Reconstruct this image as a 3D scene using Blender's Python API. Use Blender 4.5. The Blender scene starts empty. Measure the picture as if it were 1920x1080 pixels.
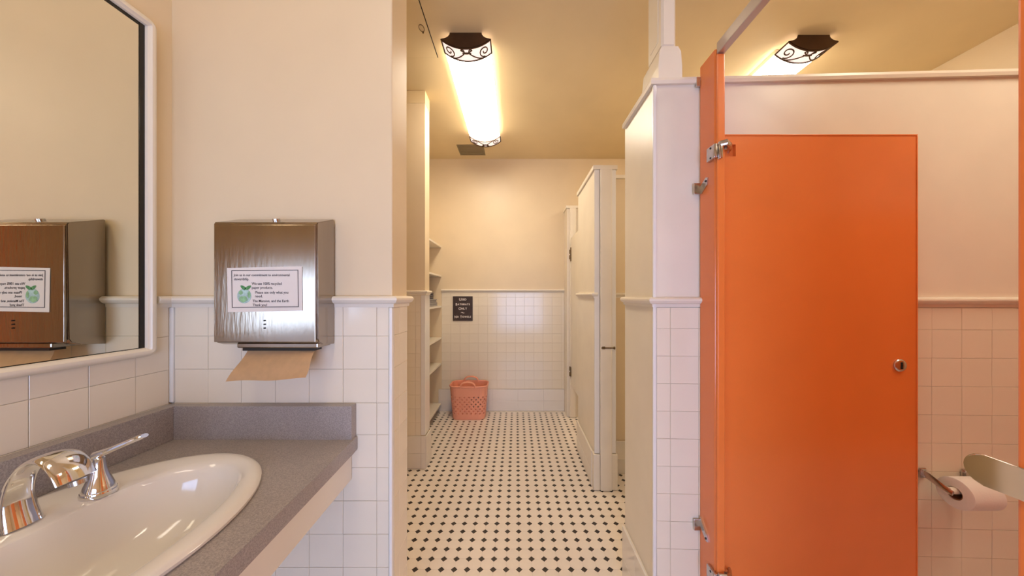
import bpy, bmesh, math, random
from mathutils import Vector, Matrix
random.seed(7)
PI = math.pi
C = bpy.context.scene.collection
S = bpy.context.scene

# ------------------------------------------------------------------ camera, light, exposure
EYE = 1.35
cam_d = bpy.data.cameras.new('camera'); cam = bpy.data.objects.new('camera', cam_d); C.objects.link(cam)
cam.location = (0, 0, EYE); cam.rotation_euler = (PI/2, 0, 0)
cam_d.sensor_width = 36; cam_d.lens = 605/1920*36
cam_d.shift_x = -8/1920; cam_d.shift_y = 14/1920
cam_d.clip_start = 0.02
S.camera = cam
S.view_settings.view_transform = 'Standard'; S.view_settings.look = 'None'
S.view_settings.gamma = 1; S.view_settings.use_curve_mapping = False
S.view_settings.exposure = 0.36
w = bpy.data.worlds.new('world'); S.world = w; w.use_nodes = True
w.node_tree.nodes['Background'].inputs[0].default_value = (0.55, 0.7, 1, 1)
w.node_tree.nodes['Background'].inputs[1].default_value = 1.0
LAMP_COL = (1.0, 0.88, 0.70); LAMP_STR = 17; NEAR_STR = 7.3
def area(name, loc, rot, sx, sy, power, col):
    l = bpy.data.lights.new(name, 'AREA'); l.shape = 'RECTANGLE'; l.size = sx; l.size_y = sy
    l.energy = power; l.color = col
    o = bpy.data.objects.new(name, l); C.objects.link(o); o.location = loc; o.rotation_euler = rot
    return o
# added daylight lamp, unseen behind the camera, outside an added window
area('added_daylight_lamp', (0.1, -1.72, 1.0), (PI/2, 0, 0), 1.3, 1.25, 38, (0.42, 0.58, 1.0))

# ------------------------------------------------------------------ materials
def mat(name, col, rough=0.5, metal=0.0, var=0.04, scale=6, bump=0.0, bscale=60, coat=0.0, spec=0.5, emis=None, estr=0, stretch=None):
    m = bpy.data.materials.new(name); m.use_nodes = True
    nt = m.node_tree; N = nt.nodes; L = nt.links; b = N['Principled BSDF']
    b.inputs['Roughness'].default_value = rough; b.inputs['Metallic'].default_value = metal
    b.inputs['Specular IOR Level'].default_value = spec
    b.inputs['Coat Weight'].default_value = coat; b.inputs['Coat Roughness'].default_value = 0.12
    tc = N.new('ShaderNodeTexCoord'); mp = N.new('ShaderNodeMapping')
    L.new(tc.outputs['Object'], mp.inputs['Vector'])
    if stretch: mp.inputs['Scale'].default_value = stretch
    nz = N.new('ShaderNodeTexNoise'); nz.inputs['Scale'].default_value = scale; nz.inputs['Detail'].default_value = 3
    L.new(mp.outputs[0], nz.inputs['Vector'])
    rp = N.new('ShaderNodeValToRGB')
    rp.color_ramp.elements[0].position = 0.3; rp.color_ramp.elements[1].position = 0.7
    rp.color_ramp.elements[0].color = tuple(max(0, c*(1-var)) for c in col)+(1,)
    rp.color_ramp.elements[1].color = tuple(min(1, c*(1+var)) for c in col)+(1,)
    L.new(nz.outputs['Fac'], rp.inputs[0]); L.new(rp.outputs[0], b.inputs['Base Color'])
    if bump:
        n2 = N.new('ShaderNodeTexNoise'); n2.inputs['Scale'].default_value = bscale
        L.new(mp.outputs[0], n2.inputs['Vector'])
        bp = N.new('ShaderNodeBump'); bp.inputs['Strength'].default_value = bump; bp.inputs['Distance'].default_value = 0.002
        L.new(n2.outputs['Fac'], bp.inputs['Height']); L.new(bp.outputs[0], b.inputs['Normal'])
    if emis:
        b.inputs['Emission Color'].default_value = emis+(1,); b.inputs['Emission Strength'].default_value = estr
    return m
M = {}
M['paint'] = mat('cream_wall_paint', (0.80, 0.645, 0.43), 0.42, var=0.03, scale=3, bump=0.15, bscale=25)
M['ceil'] = mat('ceiling_paint', (0.80, 0.64, 0.38), 0.55, var=0.04, scale=2, bump=0.1, bscale=20)
M['trim'] = mat('white_gloss_trim', (0.85, 0.765, 0.63), 0.3, var=0.02, scale=4)
M['white'] = mat('white_gloss_stall_paint', (0.86, 0.775, 0.64), 0.32, var=0.03, scale=5, bump=0.08, bscale=18)
M['tile'] = mat('glazed_wall_tile', (0.86, 0.76, 0.605), 0.16, var=0.02, scale=5, bump=0.04, bscale=30)
M['grout'] = mat('wall_grout', (0.83, 0.735, 0.60), 0.7, var=0.03, scale=30)
M['basetile'] = mat('glazed_base_tile', (0.86, 0.79, 0.70), 0.12, var=0.02, scale=5)
M['ftile'] = mat('ivory_floor_tile', (0.82, 0.725, 0.63), 0.22, var=0.03, scale=9)
M['fgrout'] = mat('floor_grout', (0.80, 0.705, 0.61), 0.75, var=0.06, scale=30)
M['dot'] = mat('black_floor_tile', (0.035, 0.027, 0.024), 0.25, var=0.3, scale=12)
M['orange'] = mat('orange_powder_coat', (0.84, 0.215, 0.045), 0.26, var=0.03, scale=5, bump=0.10, bscale=90, coat=0.25)
M['chrome'] = mat('polished_chrome', (0.80, 0.78, 0.76), 0.07, 1.0, var=0.02)
M['castmetal'] = mat('cast_chrome', (0.60, 0.57, 0.54), 0.22, 1.0, var=0.1, scale=40)
M['steel'] = mat('brushed_steel', (0.37, 0.31, 0.25), 0.18, 1.0, var=0.10, scale=9, bump=0.15, bscale=120, stretch=(1, 1, 0.15))
M['darkmetal'] = mat('dark_metal', (0.03, 0.025, 0.02), 0.4, 0.6)
M['bronze'] = mat('oil_rubbed_bronze', (0.09, 0.05, 0.026), 0.42, 0.6, var=0.2)
M['brass'] = mat('aged_brass', (0.20, 0.13, 0.06), 0.4, 0.9, var=0.25, scale=40)
M['alu'] = mat('brushed_aluminium', (0.55, 0.49, 0.44), 0.35, 0.7, var=0.05)
M['mirror'] = mat('mirror_silver', (0.83, 0.80, 0.68), 0.015, 1.0, var=0.01)
M['black'] = mat('mirror_edge_dark_reflection', (0.02, 0.017, 0.013), 0.2, 0.3, var=0.3, scale=30)  # dark reflection in the mirror bevel, put into the colour
M['porcelain'] = mat('white_porcelain', (0.84, 0.78, 0.70), 0.08, var=0.01, coat=0.1)
M['diffuser'] = mat('lit_diffuser', (0.9, 0.88, 0.84), 0.4, emis=LAMP_COL, estr=LAMP_STR)
M['diffuser_near'] = mat('lit_diffuser_dimmer', (0.9, 0.88, 0.84), 0.4, emis=LAMP_COL, estr=NEAR_STR)  # glow of the added vanity light
M['diffuser_stall'] = mat('lit_diffuser_stall', (0.9, 0.88, 0.84), 0.4, emis=LAMP_COL, estr=13)  # glow of the added stall light
M['bandglass'] = mat('frosted_band', (0.75, 0.65, 0.58), 0.5, emis=(1.0, 0.82, 0.74), estr=0.75)
M['vent'] = mat('tan_vent_enamel', (0.28, 0.22, 0.12), 0.5)
M['paper'] = mat('white_paper', (0.82, 0.74, 0.67), 0.7, var=0.015)
M['ink'] = mat('brown_black_ink', (0.04, 0.025, 0.025), 0.6)
M['green'] = mat('leaf_green_print', (0.10, 0.30, 0.10), 0.6, var=0.3, scale=200)
M['globe'] = mat('pale_blue_print', (0.42, 0.58, 0.54), 0.6, var=0.25, scale=60)
M['land'] = mat('pale_green_print', (0.28, 0.50, 0.26), 0.6, var=0.2, scale=90)
M['kraft'] = mat('kraft_towel_paper', (0.82, 0.55, 0.30), 0.8, var=0.05, scale=40, bump=0.2, bscale=200)
M['salmon'] = mat('salmon_plastic', (0.95, 0.40, 0.26), 0.35, var=0.03)
M['signbrown'] = mat('dark_brown_board', (0.045, 0.026, 0.020), 0.5, var=0.25, scale=30)
M['signwhite'] = mat('white_lettering', (0.80, 0.72, 0.66), 0.6)
M['matdark'] = mat('grey_terry', (0.12, 0.10, 0.10), 0.95, var=0.3, scale=120, bump=0.6, bscale=300)
M['matlight'] = mat('light_grey_terry', (0.38, 0.34, 0.32), 0.95, var=0.3, scale=120, bump=0.6, bscale=300)
M['tissue'] = mat('toilet_tissue', (0.86, 0.80, 0.74), 0.95, var=0.02, bump=0.3, bscale=150)
M['cardboard'] = mat('cardboard_core', (0.30, 0.14, 0.07), 0.9)
M['bead'] = mat('plain_white_edge', (0.86, 0.82, 0.76), 0.25, var=0.01)
# speckled laminate
def laminate():
    m = mat('grey_speckled_laminate', (0.37, 0.325, 0.30), 0.34, var=0.05, scale=8)
    nt = m.node_tree; N = nt.nodes; L = nt.links; b = N['Principled BSDF']
    rp = b.inputs['Base Color'].links[0].from_socket
    tc = [n for n in N if n.type == 'TEX_COORD'][0]
    v = N.new('ShaderNodeTexNoise'); v.inputs['Scale'].default_value = 420; v.inputs['Detail'].default_value = 2
    L.new(tc.outputs['Object'], v.inputs['Vector'])
    r2 = N.new('ShaderNodeValToRGB'); e = r2.color_ramp.elements
    e[0].position = 0.36; e[0].color = (0.78, 0.78, 0.78, 1); e[1].position = 0.66; e[1].color = (1.22, 1.2, 1.18, 1)
    L.new(v.outputs['Fac'], r2.inputs[0])
    mx = N.new('ShaderNodeMix'); mx.data_type = 'RGBA'; mx.blend_type = 'MULTIPLY'; mx.inputs[0].default_value = 1
    L.new(rp, mx.inputs[6]); L.new(r2.outputs[0], mx.inputs[7]); L.new(mx.outputs[2], b.inputs['Base Color'])
    return m
M['lam'] = laminate()

# ------------------------------------------------------------------ helpers
def org(o):
    v = Vector((0, 0, 0))
    while o is not None: v += o.location; o = o.parent
    return v
def finish(me, smooth, auto=35):
    if smooth:
        for p in me.polygons: p.use_smooth = True
        try: me.set_sharp_from_angle(angle=math.radians(auto))
        except Exception: pass
def obj(name, bm, m, parent=None, smooth=False, label=None, kind=None, base=None):
    """link bm (world coordinates) as one object; a child gets coordinates local to its thing"""
    bmesh.ops.recalc_face_normals(bm, faces=bm.faces)
    me = bpy.data.meshes.new(name); bm.to_mesh(me); bm.free()
    o = bpy.data.objects.new(name, me); C.objects.link(o)
    me.materials.append(M[m] if isinstance(m, str) else m)
    if parent is not None:
        o.parent = parent; me.transform(Matrix.Translation(-org(parent)))
    elif base is not None:
        me.transform(Matrix.Translation(-Vector(base))); o.location = base
    finish(me, smooth)
    if label: o['label'] = label
    if kind: o['kind'] = kind
    return o
def thing(name, label, cat, loc, group=None):
    o = bpy.data.objects.new(name, None); C.objects.link(o); o.location = loc; o.empty_display_size = 0.05
    o['label'] = label; o['category'] = cat
    if group: o['group'] = group
    return o
def tag(o, label, cat, group=None):
    o['label'] = label; o['category'] = cat
    if group: o['group'] = group
    return o
def struct(name, bm, m, parent=None, smooth=False):
    o = obj(name, bm, m, parent, smooth)
    if parent is None: o['kind'] = 'structure'
    return o
def box(bm, x0, x1, y0, y1, z0, z1, bev=0, seg=2):
    n = bmesh.new()
    bmesh.ops.create_cube(n, size=1)
    for v in n.verts:
        v.co = Vector(((x0+x1)/2+v.co.x*(x1-x0), (y0+y1)/2+v.co.y*(y1-y0), (z0+z1)/2+v.co.z*(z1-z0)))
    if bev: bmesh.ops.bevel(n, geom=n.edges[:], offset=bev, segments=seg, affect='EDGES', profile=0.5)
    me = bpy.data.meshes.new('t'); n.to_mesh(me); n.free(); bm.from_mesh(me); bpy.data.meshes.remove(me)
    return bm
def B(*a, **k): return box(bmesh.new(), *a, **k)
def cyl(bm, c, axis, r, L, seg=24, r2=None):
    axis = Vector(axis).normalized(); q = Vector((0, 0, 1)).rotation_difference(axis).to_matrix().to_4x4()
    bmesh.ops.create_cone(bm, cap_ends=True, segments=seg, radius1=r, radius2=r if r2 is None else r2, depth=L,
                          matrix=Matrix.Translation(Vector(c)) @ q)
    return bm
def prism(bm, poly, z0, z1):
    vs = [bm.verts.new((x, y, z0)) for x, y in poly]; f = bm.faces.new(vs)
    r = bmesh.ops.extrude_face_region(bm, geom=[f])
    for v in r['geom']:
        if isinstance(v, bmesh.types.BMVert): v.co.z = z1
    return bm
def tube(bm, pts, rad, seg=8, caps=True):
    """round tube; rad a number or list; (a,b) tuples give flattened sections"""
    pts = [Vector(p) for p in pts]; n = len(pts); rings = []
    t0 = (pts[1]-pts[0]).normalized()
    up = Vector((0, 0, 1)) if abs(t0.z) < 0.9 else Vector((0, 1, 0))
    nrm = (up - t0*up.dot(t0)).normalized()
    for i, p in enumerate(pts):
        t = (pts[min(i+1, n-1)]-pts[max(i-1, 0)]).normalized()
        nrm = (nrm - t*nrm.dot(t)).normalized(); bn = t.cross(nrm)
        r = rad[i] if isinstance(rad, (list,)) else rad
        a, b = r if isinstance(r, tuple) else (r, r)
        rings.append([bm.verts.new(p + nrm*a*math.cos(2*PI*k/seg) + bn*b*math.sin(2*PI*k/seg)) for k in range(seg)])
    for i in range(n-1):
        for k in range(seg):
            bm.faces.new((rings[i][k], rings[i][(k+1) % seg], rings[i+1][(k+1) % seg], rings[i+1][k]))
    if caps: bm.faces.new(rings[0]); bm.faces.new(rings[-1])
    return bm
def lathe(bm, c, prof, seg=32):
    c = Vector(c); rings = []
    for r, z in prof:
        rings.append([bm.verts.new(c+Vector((r*math.cos(2*PI*k/seg), r*math.sin(2*PI*k/seg), z))) for k in range(seg)])
    for i in range(len(rings)-1):
        for k in range(seg):
            bm.faces.new((rings[i][k], rings[i][(k+1) % seg], rings[i+1][(k+1) % seg], rings[i+1][k]))
    bm.faces.new(rings[0]); bm.faces.new(rings[-1])
    return bm
def molding(bm, path, prof, side=1, closed=False):
    """sweep a profile [(out, z)] along an XY path; out points to the right of travel when side = 1"""
    pts = [Vector((x, y)) for x, y in path]; n = len(pts); rings = []
    def nr(a, b):
        d = (b-a).normalized(); return Vector((d.y, -d.x))*side
    for i in range(n):
        if i == 0: m = nr(pts[0], pts[1]); s = 1
        elif i == n-1: m = nr(pts[-2], pts[-1]); s = 1
        else:
            a = nr(pts[i-1], pts[i]); b = nr(pts[i], pts[i+1]); m = (a+b).normalized(); s = 1/max(0.3, m.dot(a))
        rings.append([bm.verts.new((pts[i].x+m.x*s*o, pts[i].y+m.y*s*o, z)) for o, z in prof])
    k = len(prof)
    for i in range(n-1):
        for j in range(k):
            bm.faces.new((rings[i][j], rings[i][(j+1) % k], rings[i+1][(j+1) % k], rings[i+1][j]))
    bm.faces.new(rings[0]); bm.faces.new(rings[-1])
    return bm
def rail_prof(z): return [(0, z-.019), (.007, z-.019), (.009, z-.008), (.018, z-.004), (.024, z+.004), (.024, z+.010), (.018, z+.016), (0, z+.018)]
def cap_prof(z, t=.022, o=.012): return [(-.02, z-t), (o, z-t), (o+.003, z-t/2), (o, z), (-.02, z)]

tile_cache = {}
def tile_mesh(w, h, t, m, bev=0.0008):
    key = (round(w, 4), round(h, 4), t, m)
    if key not in tile_cache:
        bm = bmesh.new(); b = bev
        # slab with a bevelled front (towards -Y): 5 front/bevel faces and 4 sides
        def ring(ww, hh, y): return [bm.verts.new((sx*ww/2, y, sz*hh/2)) for sx, sz in ((-1, -1), (1, -1), (1, 1), (-1, 1))]
        r0 = ring(w, h, 0); r1 = ring(w, h, -t+b); r2 = ring(w-2*b, h-2*b, -t)
        for a, c in ((r0, r1), (r1, r2)):
            for k in range(4): bm.faces.new((a[k], a[(k+1) % 4], c[(k+1) % 4], c[k]))
        bm.faces.new(r2); bmesh.ops.recalc_face_normals(bm, faces=bm.faces)
        me = bpy.data.meshes.new('wall_tile'); bm.to_mesh(me); bm.free(); me.materials.append(M[m])
        tile_cache[key] = me
    return tile_cache[key]
def tiles(parent, o, ang, us, zs, m='tile', t=.0045, gap=.0009, name='wall_tile', skip=None, base=0.0):
    ca, sa = math.cos(ang), math.sin(ang)
    for i in range(len(us)-1):
        for j in range(len(zs)-1):
            u0, u1 = sorted((us[i], us[i+1])); z0, z1 = sorted((zs[j], zs[j+1]))
            if skip and skip((u0+u1)/2, (z0+z1)/2): continue
            if u1-u0 < .006 or z1-z0 < .006: continue
            uc = (u0+u1)/2
            ob = bpy.data.objects.new(name, tile_mesh(u1-u0-gap, z1-z0-gap, t+random.choice((0, .0003, .0006)), m))
            C.objects.link(ob); ob.parent = parent
            px = o[0]+uc*ca; py = o[1]+uc*sa
            ob.location = (px, py, (z0+z1)/2); ob.rotation_euler = (0, 0, ang)
def span(a, b, p, first=None):
    r = [a]; x = a + (first if first else p)
    while x < b-.012: r.append(x); x += p
    r.append(b); return r
def text_mesh(name, s, size, loc, m, parent, bold=0.0, align='LEFT', sx=1.0, depth=0.0004, rotz=0.0, shear=0):
    c = bpy.data.curves.new(name, 'FONT'); c.body = s; c.size = size; c.offset = bold; c.align_x = align; c.extrude = depth; c.resolution_u = 2; c.shear = shear
    t = bpy.data.objects.new(name+'_t', c); C.objects.link(t)
    dg = bpy.context.evaluated_depsgraph_get(); me = bpy.data.meshes.new_from_object(t.evaluated_get(dg))
    C.objects.unlink(t); bpy.data.objects.remove(t)
    me.transform(Matrix.Translation(Vector(loc)-org(parent)) @ Matrix.Rotation(rotz, 4, 'Z') @ Matrix.Rotation(PI/2, 4, 'X') @ Matrix.Diagonal((sx, 1, 1, 1)))
    me.materials.clear(); me.materials.append(M[m])
    o = bpy.data.objects.new(name, me); C.objects.link(o); o.parent = parent
    return o

# ------------------------------------------------------------------ room shell
CZ = 2.95; FAR = 3.78; XL = -1.11; XR = 2.95; REAR = -1.6
WA = 1.04            # sink-side wall that carries the towel dispenser
P = 0.06404          # floor module
fl = struct('floor', B(-2.1, XR+.1, REAR-.1, FAR+.1, -.1, 0), 'fgrout')
# octagon-and-dot tiles, pieces a hair proud of the grout
FT = .0012
def ngon_piece(bm, pts, z0, z1):
    b = .0006; c = sum((Vector(p) for p in pts), Vector((0, 0)))/len(pts)
    r0 = [bm.verts.new((p[0], p[1], z0)) for p in pts]; r1 = []
    for p in pts:
        d = Vector(p)-c; q = c+d*(1-b/d.length); r1.append(bm.verts.new((q.x, q.y, z1)))
    n = len(pts)
    for k in range(n): bm.faces.new((r0[k], r0[(k+1) % n], r1[(k+1) % n], r1[k]))
    bm.faces.new(r1)
H = .262*P; G = .0003
dotp = [(H-G, 0), (0, H-G), (-H+G, 0), (0, -H+G)]
a = P/2-G; k_ = P/2-H-G*.4
octp = [(a, -k_), (a, k_), (k_, a), (-k_, a), (-a, k_), (-a, -k_), (-k_, -a), (k_, -a)]
def piece_mesh(pts, m):
    bm = bmesh.new(); ngon_piece(bm, pts, 0, FT); bmesh.ops.recalc_face_normals(bm, faces=bm.faces)
    me = bpy.data.meshes.new('floor_piece'); bm.to_mesh(me); bm.free(); me.materials.append(M[m]); return me
dme, ome = piece_mesh(dotp, 'dot'), piece_mesh(octp, 'ftile')
def floor_set(ox, oy, me, pts, m, name, rest):
    pos = []
    for i in range(-34, 48):
        for j in range(-52, 38):
            x = (i+ox)*P; y = 1.5887+(j+oy)*P
            if -2 < x < XR-.04 and REAR+.04 < y < FAR-.04: pos.append((x, y))
    def rank(p):
        x, y = p
        vis = y > 1.50 and -0.340*y < x < 0.338*y and not (x > .50 and 2.2 < y < 2.9) and not (x < -.70 and 2.5 < y < 2.66)
        return (0 if vis else 1, y)
    pos.sort(key=rank)
    for x, y in pos[:300]:
        o = bpy.data.objects.new(name, me); C.objects.link(o); o.parent = fl; o.location = (x, y, 0)
    bm = bmesh.new()
    for x, y in pos[300:]: ngon_piece(bm, [(x+px, y+py) for px, py in pts], 0, FT)
    obj(rest, bm, m, fl, kind='stuff')
floor_set(.22, 0, dme, dotp, 'dot', 'dot_tile', 'small_dot_tiles')
floor_set(.72, .5, ome, octp, 'ftile', 'octagon_tile', 'small_octagon_tiles')

struct('ceiling', B(-2.1, XR+.1, REAR-.1, FAR+.1, CZ, CZ+.1), 'ceil')
wl = struct('wall_left', B(XL-.1, XL, REAR, WA+.05, 0, CZ), 'paint')
ws = struct('wall_front', B(XL-.1, -.4005, WA, 1.182, 0, CZ, bev=.004), 'paint')
wf = struct('wall_far', B(-2.1, XR+.1, FAR, FAR+.1, 0, CZ), 'paint')
wr = struct('wall_right', B(XR, XR+.1, REAR, FAR, 0, CZ), 'paint')
struct('wall_alcove', B(-2.1, -2.0, 1.1, FAR, 0, CZ), 'paint')
struct('wall_corridor', B(-2.0, XL-.1, 1.0, 1.1, 0, CZ), 'paint')
# rear wall with an added, unseen window opening for the daylight lamp
bm = bmesh.new()
for x0, x1, z0, z1 in ((XL-.1, -.6, 0, CZ), (.8, XR+.1, 0, CZ), (-.6, .8, 0, .35), (-.6, .8, 1.64, CZ)): box(bm, x0, x1, REAR-.1, REAR, z0, z1)
struct('wall_rear', bm, 'paint')
bm = bmesh.new()
for x0, x1, z0, z1 in ((-.6, -.54, .35, 1.64), (.74, .8, .35, 1.64), (-.54, .74, .35, .41), (-.54, .74, 1.58, 1.64), (-.54, .74, .98, 1.02)): box(bm, x0, x1, REAR-.07, REAR+.015, z0, z1)
struct('added_window_1', bm, 'trim')  # frame of the added window, out of view

# wainscot tiles
zA = [1.314, 1.220, 1.114, 1.006, .904, .798, .692, .585, .479, .372, .266, .16, .054, 0.004]
zA = zA[::-1]
uA = [-1.094, -.987, -.8806, -.771, -.6635, -.555, -.447, -.4085]
obj('grout_bed', B(-1.108, -.402, WA-.003, WA+.004, .002, 1.31), 'grout', ws)
tiles(ws, (0, WA-.002), 0, uA, zA)
obj('edge_strip', B(-1.110, -1.0945, WA-.012, WA+.002, 1.008, 1.312, bev=.003), 'bead', ws)
obj('edge_strip', B(-.4075, -.3965, WA-.011, WA+.012, .002, 1.312, bev=.004), 'bead', ws)
tiles(ws, (-.4015, 0), PI/2, [WA+.013, 1.10, 1.178], zA, t=.003)
uL = [x for x in (.115, .218, .3205, .423, .5255, .628, .7305, .833, .9355, 1.025)]
obj('grout_bed', B(XL-.004, XL+.003, -.6, 1.03, .80, 1.31), 'grout', wl)
tiles(wl, (XL+.002, 0), PI/2, uL, [z for z in zA if z > .79])

# wall between the stalls: near face slopes very slightly
ANG = math.atan2(-.095, 2.436); BX, BY = .514, 1.21; BD = 1.524; BZ = 2.138
def by(x): return BY + (x-BX)*math.tan(ANG)
wb = struct('wall_divider', prism(bmesh.new(), [(BX, BY), (BX, BD), (XR, BD), (XR, by(XR))], 0, BZ), 'white')
bm = molding(bmesh.new(), [(BX, BD), (BX, BY), (XR, by(XR))], cap_prof(BZ+.02), side=1)
bm2 = prism(bm, [(BX, BY), (BX, BD), (XR, BD), (XR, by(XR))], BZ, BZ+.0195)
struct('trim_1', bm2, 'trim')
zB = [0.004]+[1.2266-.1025*k for k in range(11, -1, -1)]+[1.305]
uB = [.010, .06]+[.06+.103*k for k in range(1, 24)]
obj('grout_bed', prism(bmesh.new(), [(BX+.003, BY+.003), (BX+.003, BY-.003), (XR-.01, by(XR-.01)-.003), (XR-.01, by(XR)+.003)], .002, 1.30), 'grout', wb)
tiles(wb, (BX, BY-.002), ANG, uB, zB, t=.0045, gap=.0009)
obj('edge_strip', B(BX-.004, BX+.0085, BY-.009, BY+.004, .002, BZ-.003, bev=.003), 'bead', wb)
# base course on the corridor side of the divider
bb = struct('baseboard_divider', B(BX-.008, BX-.0005, BY+.003, BD-.001, .001, .262), 'grout')
tiles(bb, (BX-.007, 0), -PI/2, [-BD+.001, -1.36, -BY-.003], [.003, .122, .265], m='basetile', t=.007)
struct('trim_2', molding(bmesh.new(), [(BX, BD), (BX, BY), (XR, by(XR))], rail_prof(1.326), side=1), 'trim')

# chamfered post from the divider cap to the ceiling
bm = bmesh.new()
box(bm, .548, .603, 1.215, 1.345, BZ+.15, CZ-.001, bev=.008, seg=1)
pts = [(.542, 1.213), (.615, 1.213), (.615, 1.36), (.542, 1.36)]
for (z0, z1, g0, g1) in ((BZ+.02, BZ+.075, .008, .008), (BZ+.075, BZ+.13, .008, .004), (BZ+.13, BZ+.15, .004, -.006)):
    v0 = [bm.verts.new((x+(g0 if x > .58 else -g0), y+(g0 if y > 1.3 else -g0*.2), z0)) for x, y in pts]
    v1 = [bm.verts.new((x+(g1 if x > .58 else -g1), y+(g1 if y > 1.3 else -g1*.2), z1)) for x, y in pts]
    for k in range(4): bm.faces.new((v0[k], v0[(k+1) % 4], v1[(k+1) % 4], v1[k]))
    bm.faces.new(v1)
po = struct('trim_3', bm, 'trim')
obj('side_panel', B(.5455, .549, 1.245, 1.318, BZ+.19, CZ-.002, bev=.0015), 'trim', po)

# second partition down the corridor
PX0, PX1, PY0, PY1, PZ = .545, .69, 2.25, 2.84, 2.225
wp = struct('wall_stall_end', B(PX0, PX1, PY0, PY1, 0, PZ, bev=.002), 'white')
ww = struct('wall_stall_back', B(PX1, XR, 2.45, 2.60, 0, 2.235), 'paint')
bm = bmesh.new(); box(bm, PX0-.012, PX1+.014, PY0-.012, PY1+.01, PZ, PZ+.03, bev=.003); struct('trim_4', bm, 'trim')
struct('trim_5', B(PX1+.012, XR, 2.435, 2.61, 2.235, 2.262, bev=.003), 'trim')
struct('trim_6', molding(bmesh.new(), [(PX0, PY1), (PX0, PY0), (PX0+.02, PY0)], rail_prof(1.352), side=1), 'trim')
struct('trim_7', molding(bmesh.new(), [(PX1, 2.45), (XR, 2.45)], rail_prof(1.352), side=1), 'trim')
# door stop strips and latch post on the partition end
po2 = struct('trim_8', B(.580, .660, PY0-.034, PY0-.0005, 0.004, PZ-.001, bev=.006), 'white')
obj('stop_strip', B(PX0-.002, .578, PY0-.010, PY0+.002, .254, PZ-.002, bev=.002), 'bead', po2)
obj('stop_strip', B(.664, PX1+.002, PY0-.010, PY0+.002, .254, PZ-.002, bev=.002), 'bead', po2)
for x0, x1 in ((PX0-.010, .579), (.661, PX1+.012)): obj('plinth_block', B(x0, x1, PY0-.022, PY0+.03, .004, .25, bev=.004), 'white', po2)
t = thing('latch_bolt', 'small brass latch bolt across the front of the middle white partition post', 'latch', (.62, PY0-.04, .990))
obj('bolt', tube(bmesh.new(), [(.584, PY0-.040, .99), (.668, PY0-.040, .99)], .0045, 10), 'brass', t, True)
obj('knob', cyl(bmesh.new(), (.672, PY0-.040, .99), (1, 0, 0), .010, .008, 14), 'brass', t, True)
obj('mounting_plate', B(.59, .61, PY0-.0385, PY0-.033, .981, .999, bev=.001), 'brass', t)
bb = struct('baseboard_stall', B(PX0-.008, PX0-.0005, PY0+.031, PY1, .001, .246), 'grout')
tiles(bb, (PX0-.007, 0), -PI/2, [-PY1+.001, -2.56, -PY0-.033], [.003, .112, .25], m='basetile', t=.007)
bb = struct('baseboard_back', B(PX1+.03, XR, 2.442, 2.4495, .001, .246), 'grout')
tiles(bb, (0, 2.443), 0, span(PX1+.03, 1.9, .3), [.003, .112, .25], m='basetile', t=.007)

# last stall: hinge post against the far wall, closed white door running back towards the camera
wq = struct('wall_hinge_post', B(.562, .70, 3.58, FAR, 0, 2.315, bev=.002), 'white')
struct('trim_9', B(.550, .712, 3.565, FAR, 2.316, 2.345, bev=.003), 'trim')
po3 = struct('trim_10', B(.592, .66, 3.552, 3.5795, .004, 2.314, bev=.005), 'white')
dr = struct('door_1', B(.600, .628, 2.86, 3.545, .37, 1.98, bev=.004), 'white')
for z in (1.80, .515):
    hb = B(.592, .601, 3.515, 3.551, z-.075 if z > 1 else z-.05, z+.075 if z > 1 else z+.05, bev=.002)
    for s in (-1, 1): cyl(hb, (.590, 3.549, z+s*.03), (0, 0, 1), .007, .045, 10)
    obj('hinge', hb, 'brass', dr, True)

# pillar at the left, with tiles below its rail
QX, QY = -.712, 2.52
wn = struct('wall_pillar', B(-2.0, QX, QY, 2.645, 0, 2.853, bev=.003), 'paint')
struct('trim_11', B(-2.0, QX+.001, QY-.001, 2.646, 2.853, CZ-.001), 'ceil')
struct('trim_12', molding(bmesh.new(), [(-1.99, QY), (QX, QY), (QX, 2.645)], rail_prof(1.372), side=1), 'trim')
struct('trim_13', B(QX-.032, QX+.002, QY-.004, 2.647, .26, 1.352, bev=.003), 'bead')
zP = [.25+.108*k for k in range(0, 10)]+[1.352]
tiles(wn, (0, QY-.001), 0, [-1.11, -1.0, -.893, -.786, QX-.034], zP, t=.002, gap=.0009)
bb = struct('baseboard_pillar', B(-1.3, QX+.007, QY-.008, 2.652, .001, .246), 'grout')
tiles(bb, (0, QY-.007), 0, [-1.3, -1.01, -.73-.01, QX+.007], [.003, .122, .255], m='basetile', t=.007)
tiles(bb, (QX+.006, 0), PI/2, [QY-.012, 2.652], [.003, .122, .255], m='basetile', t=.007)

# far wall
struct('trim_14', molding(bmesh.new(), [(-.875, FAR), (.562, FAR)], rail_prof(1.404), side=1), 'trim')
tiles(wf, (0, FAR-.001), 0, span(-.873, .560, .108), [.255+.108*k for k in range(0, 10)]+[1.33, 1.385], t=.002, gap=.0009)
bb = struct('baseboard_far', B(-.91, .5615, FAR-.010, FAR, .001, .246), 'grout')
tiles(bb, (0, FAR-.009), 0, [-.905, -.6, -.28, .02, .32, .56], [.003, .12, .255], m='basetile', t=.009)
# sink wall chair rail, wrapping the wall end; short return by the mirror
struct('trim_15', molding(bmesh.new(), [(XL+.001, .985), (XL+.001, WA-.001), (-.4, WA-.001), (-.4, 1.182)], rail_prof(1.331), side=1), 'trim')

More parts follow.
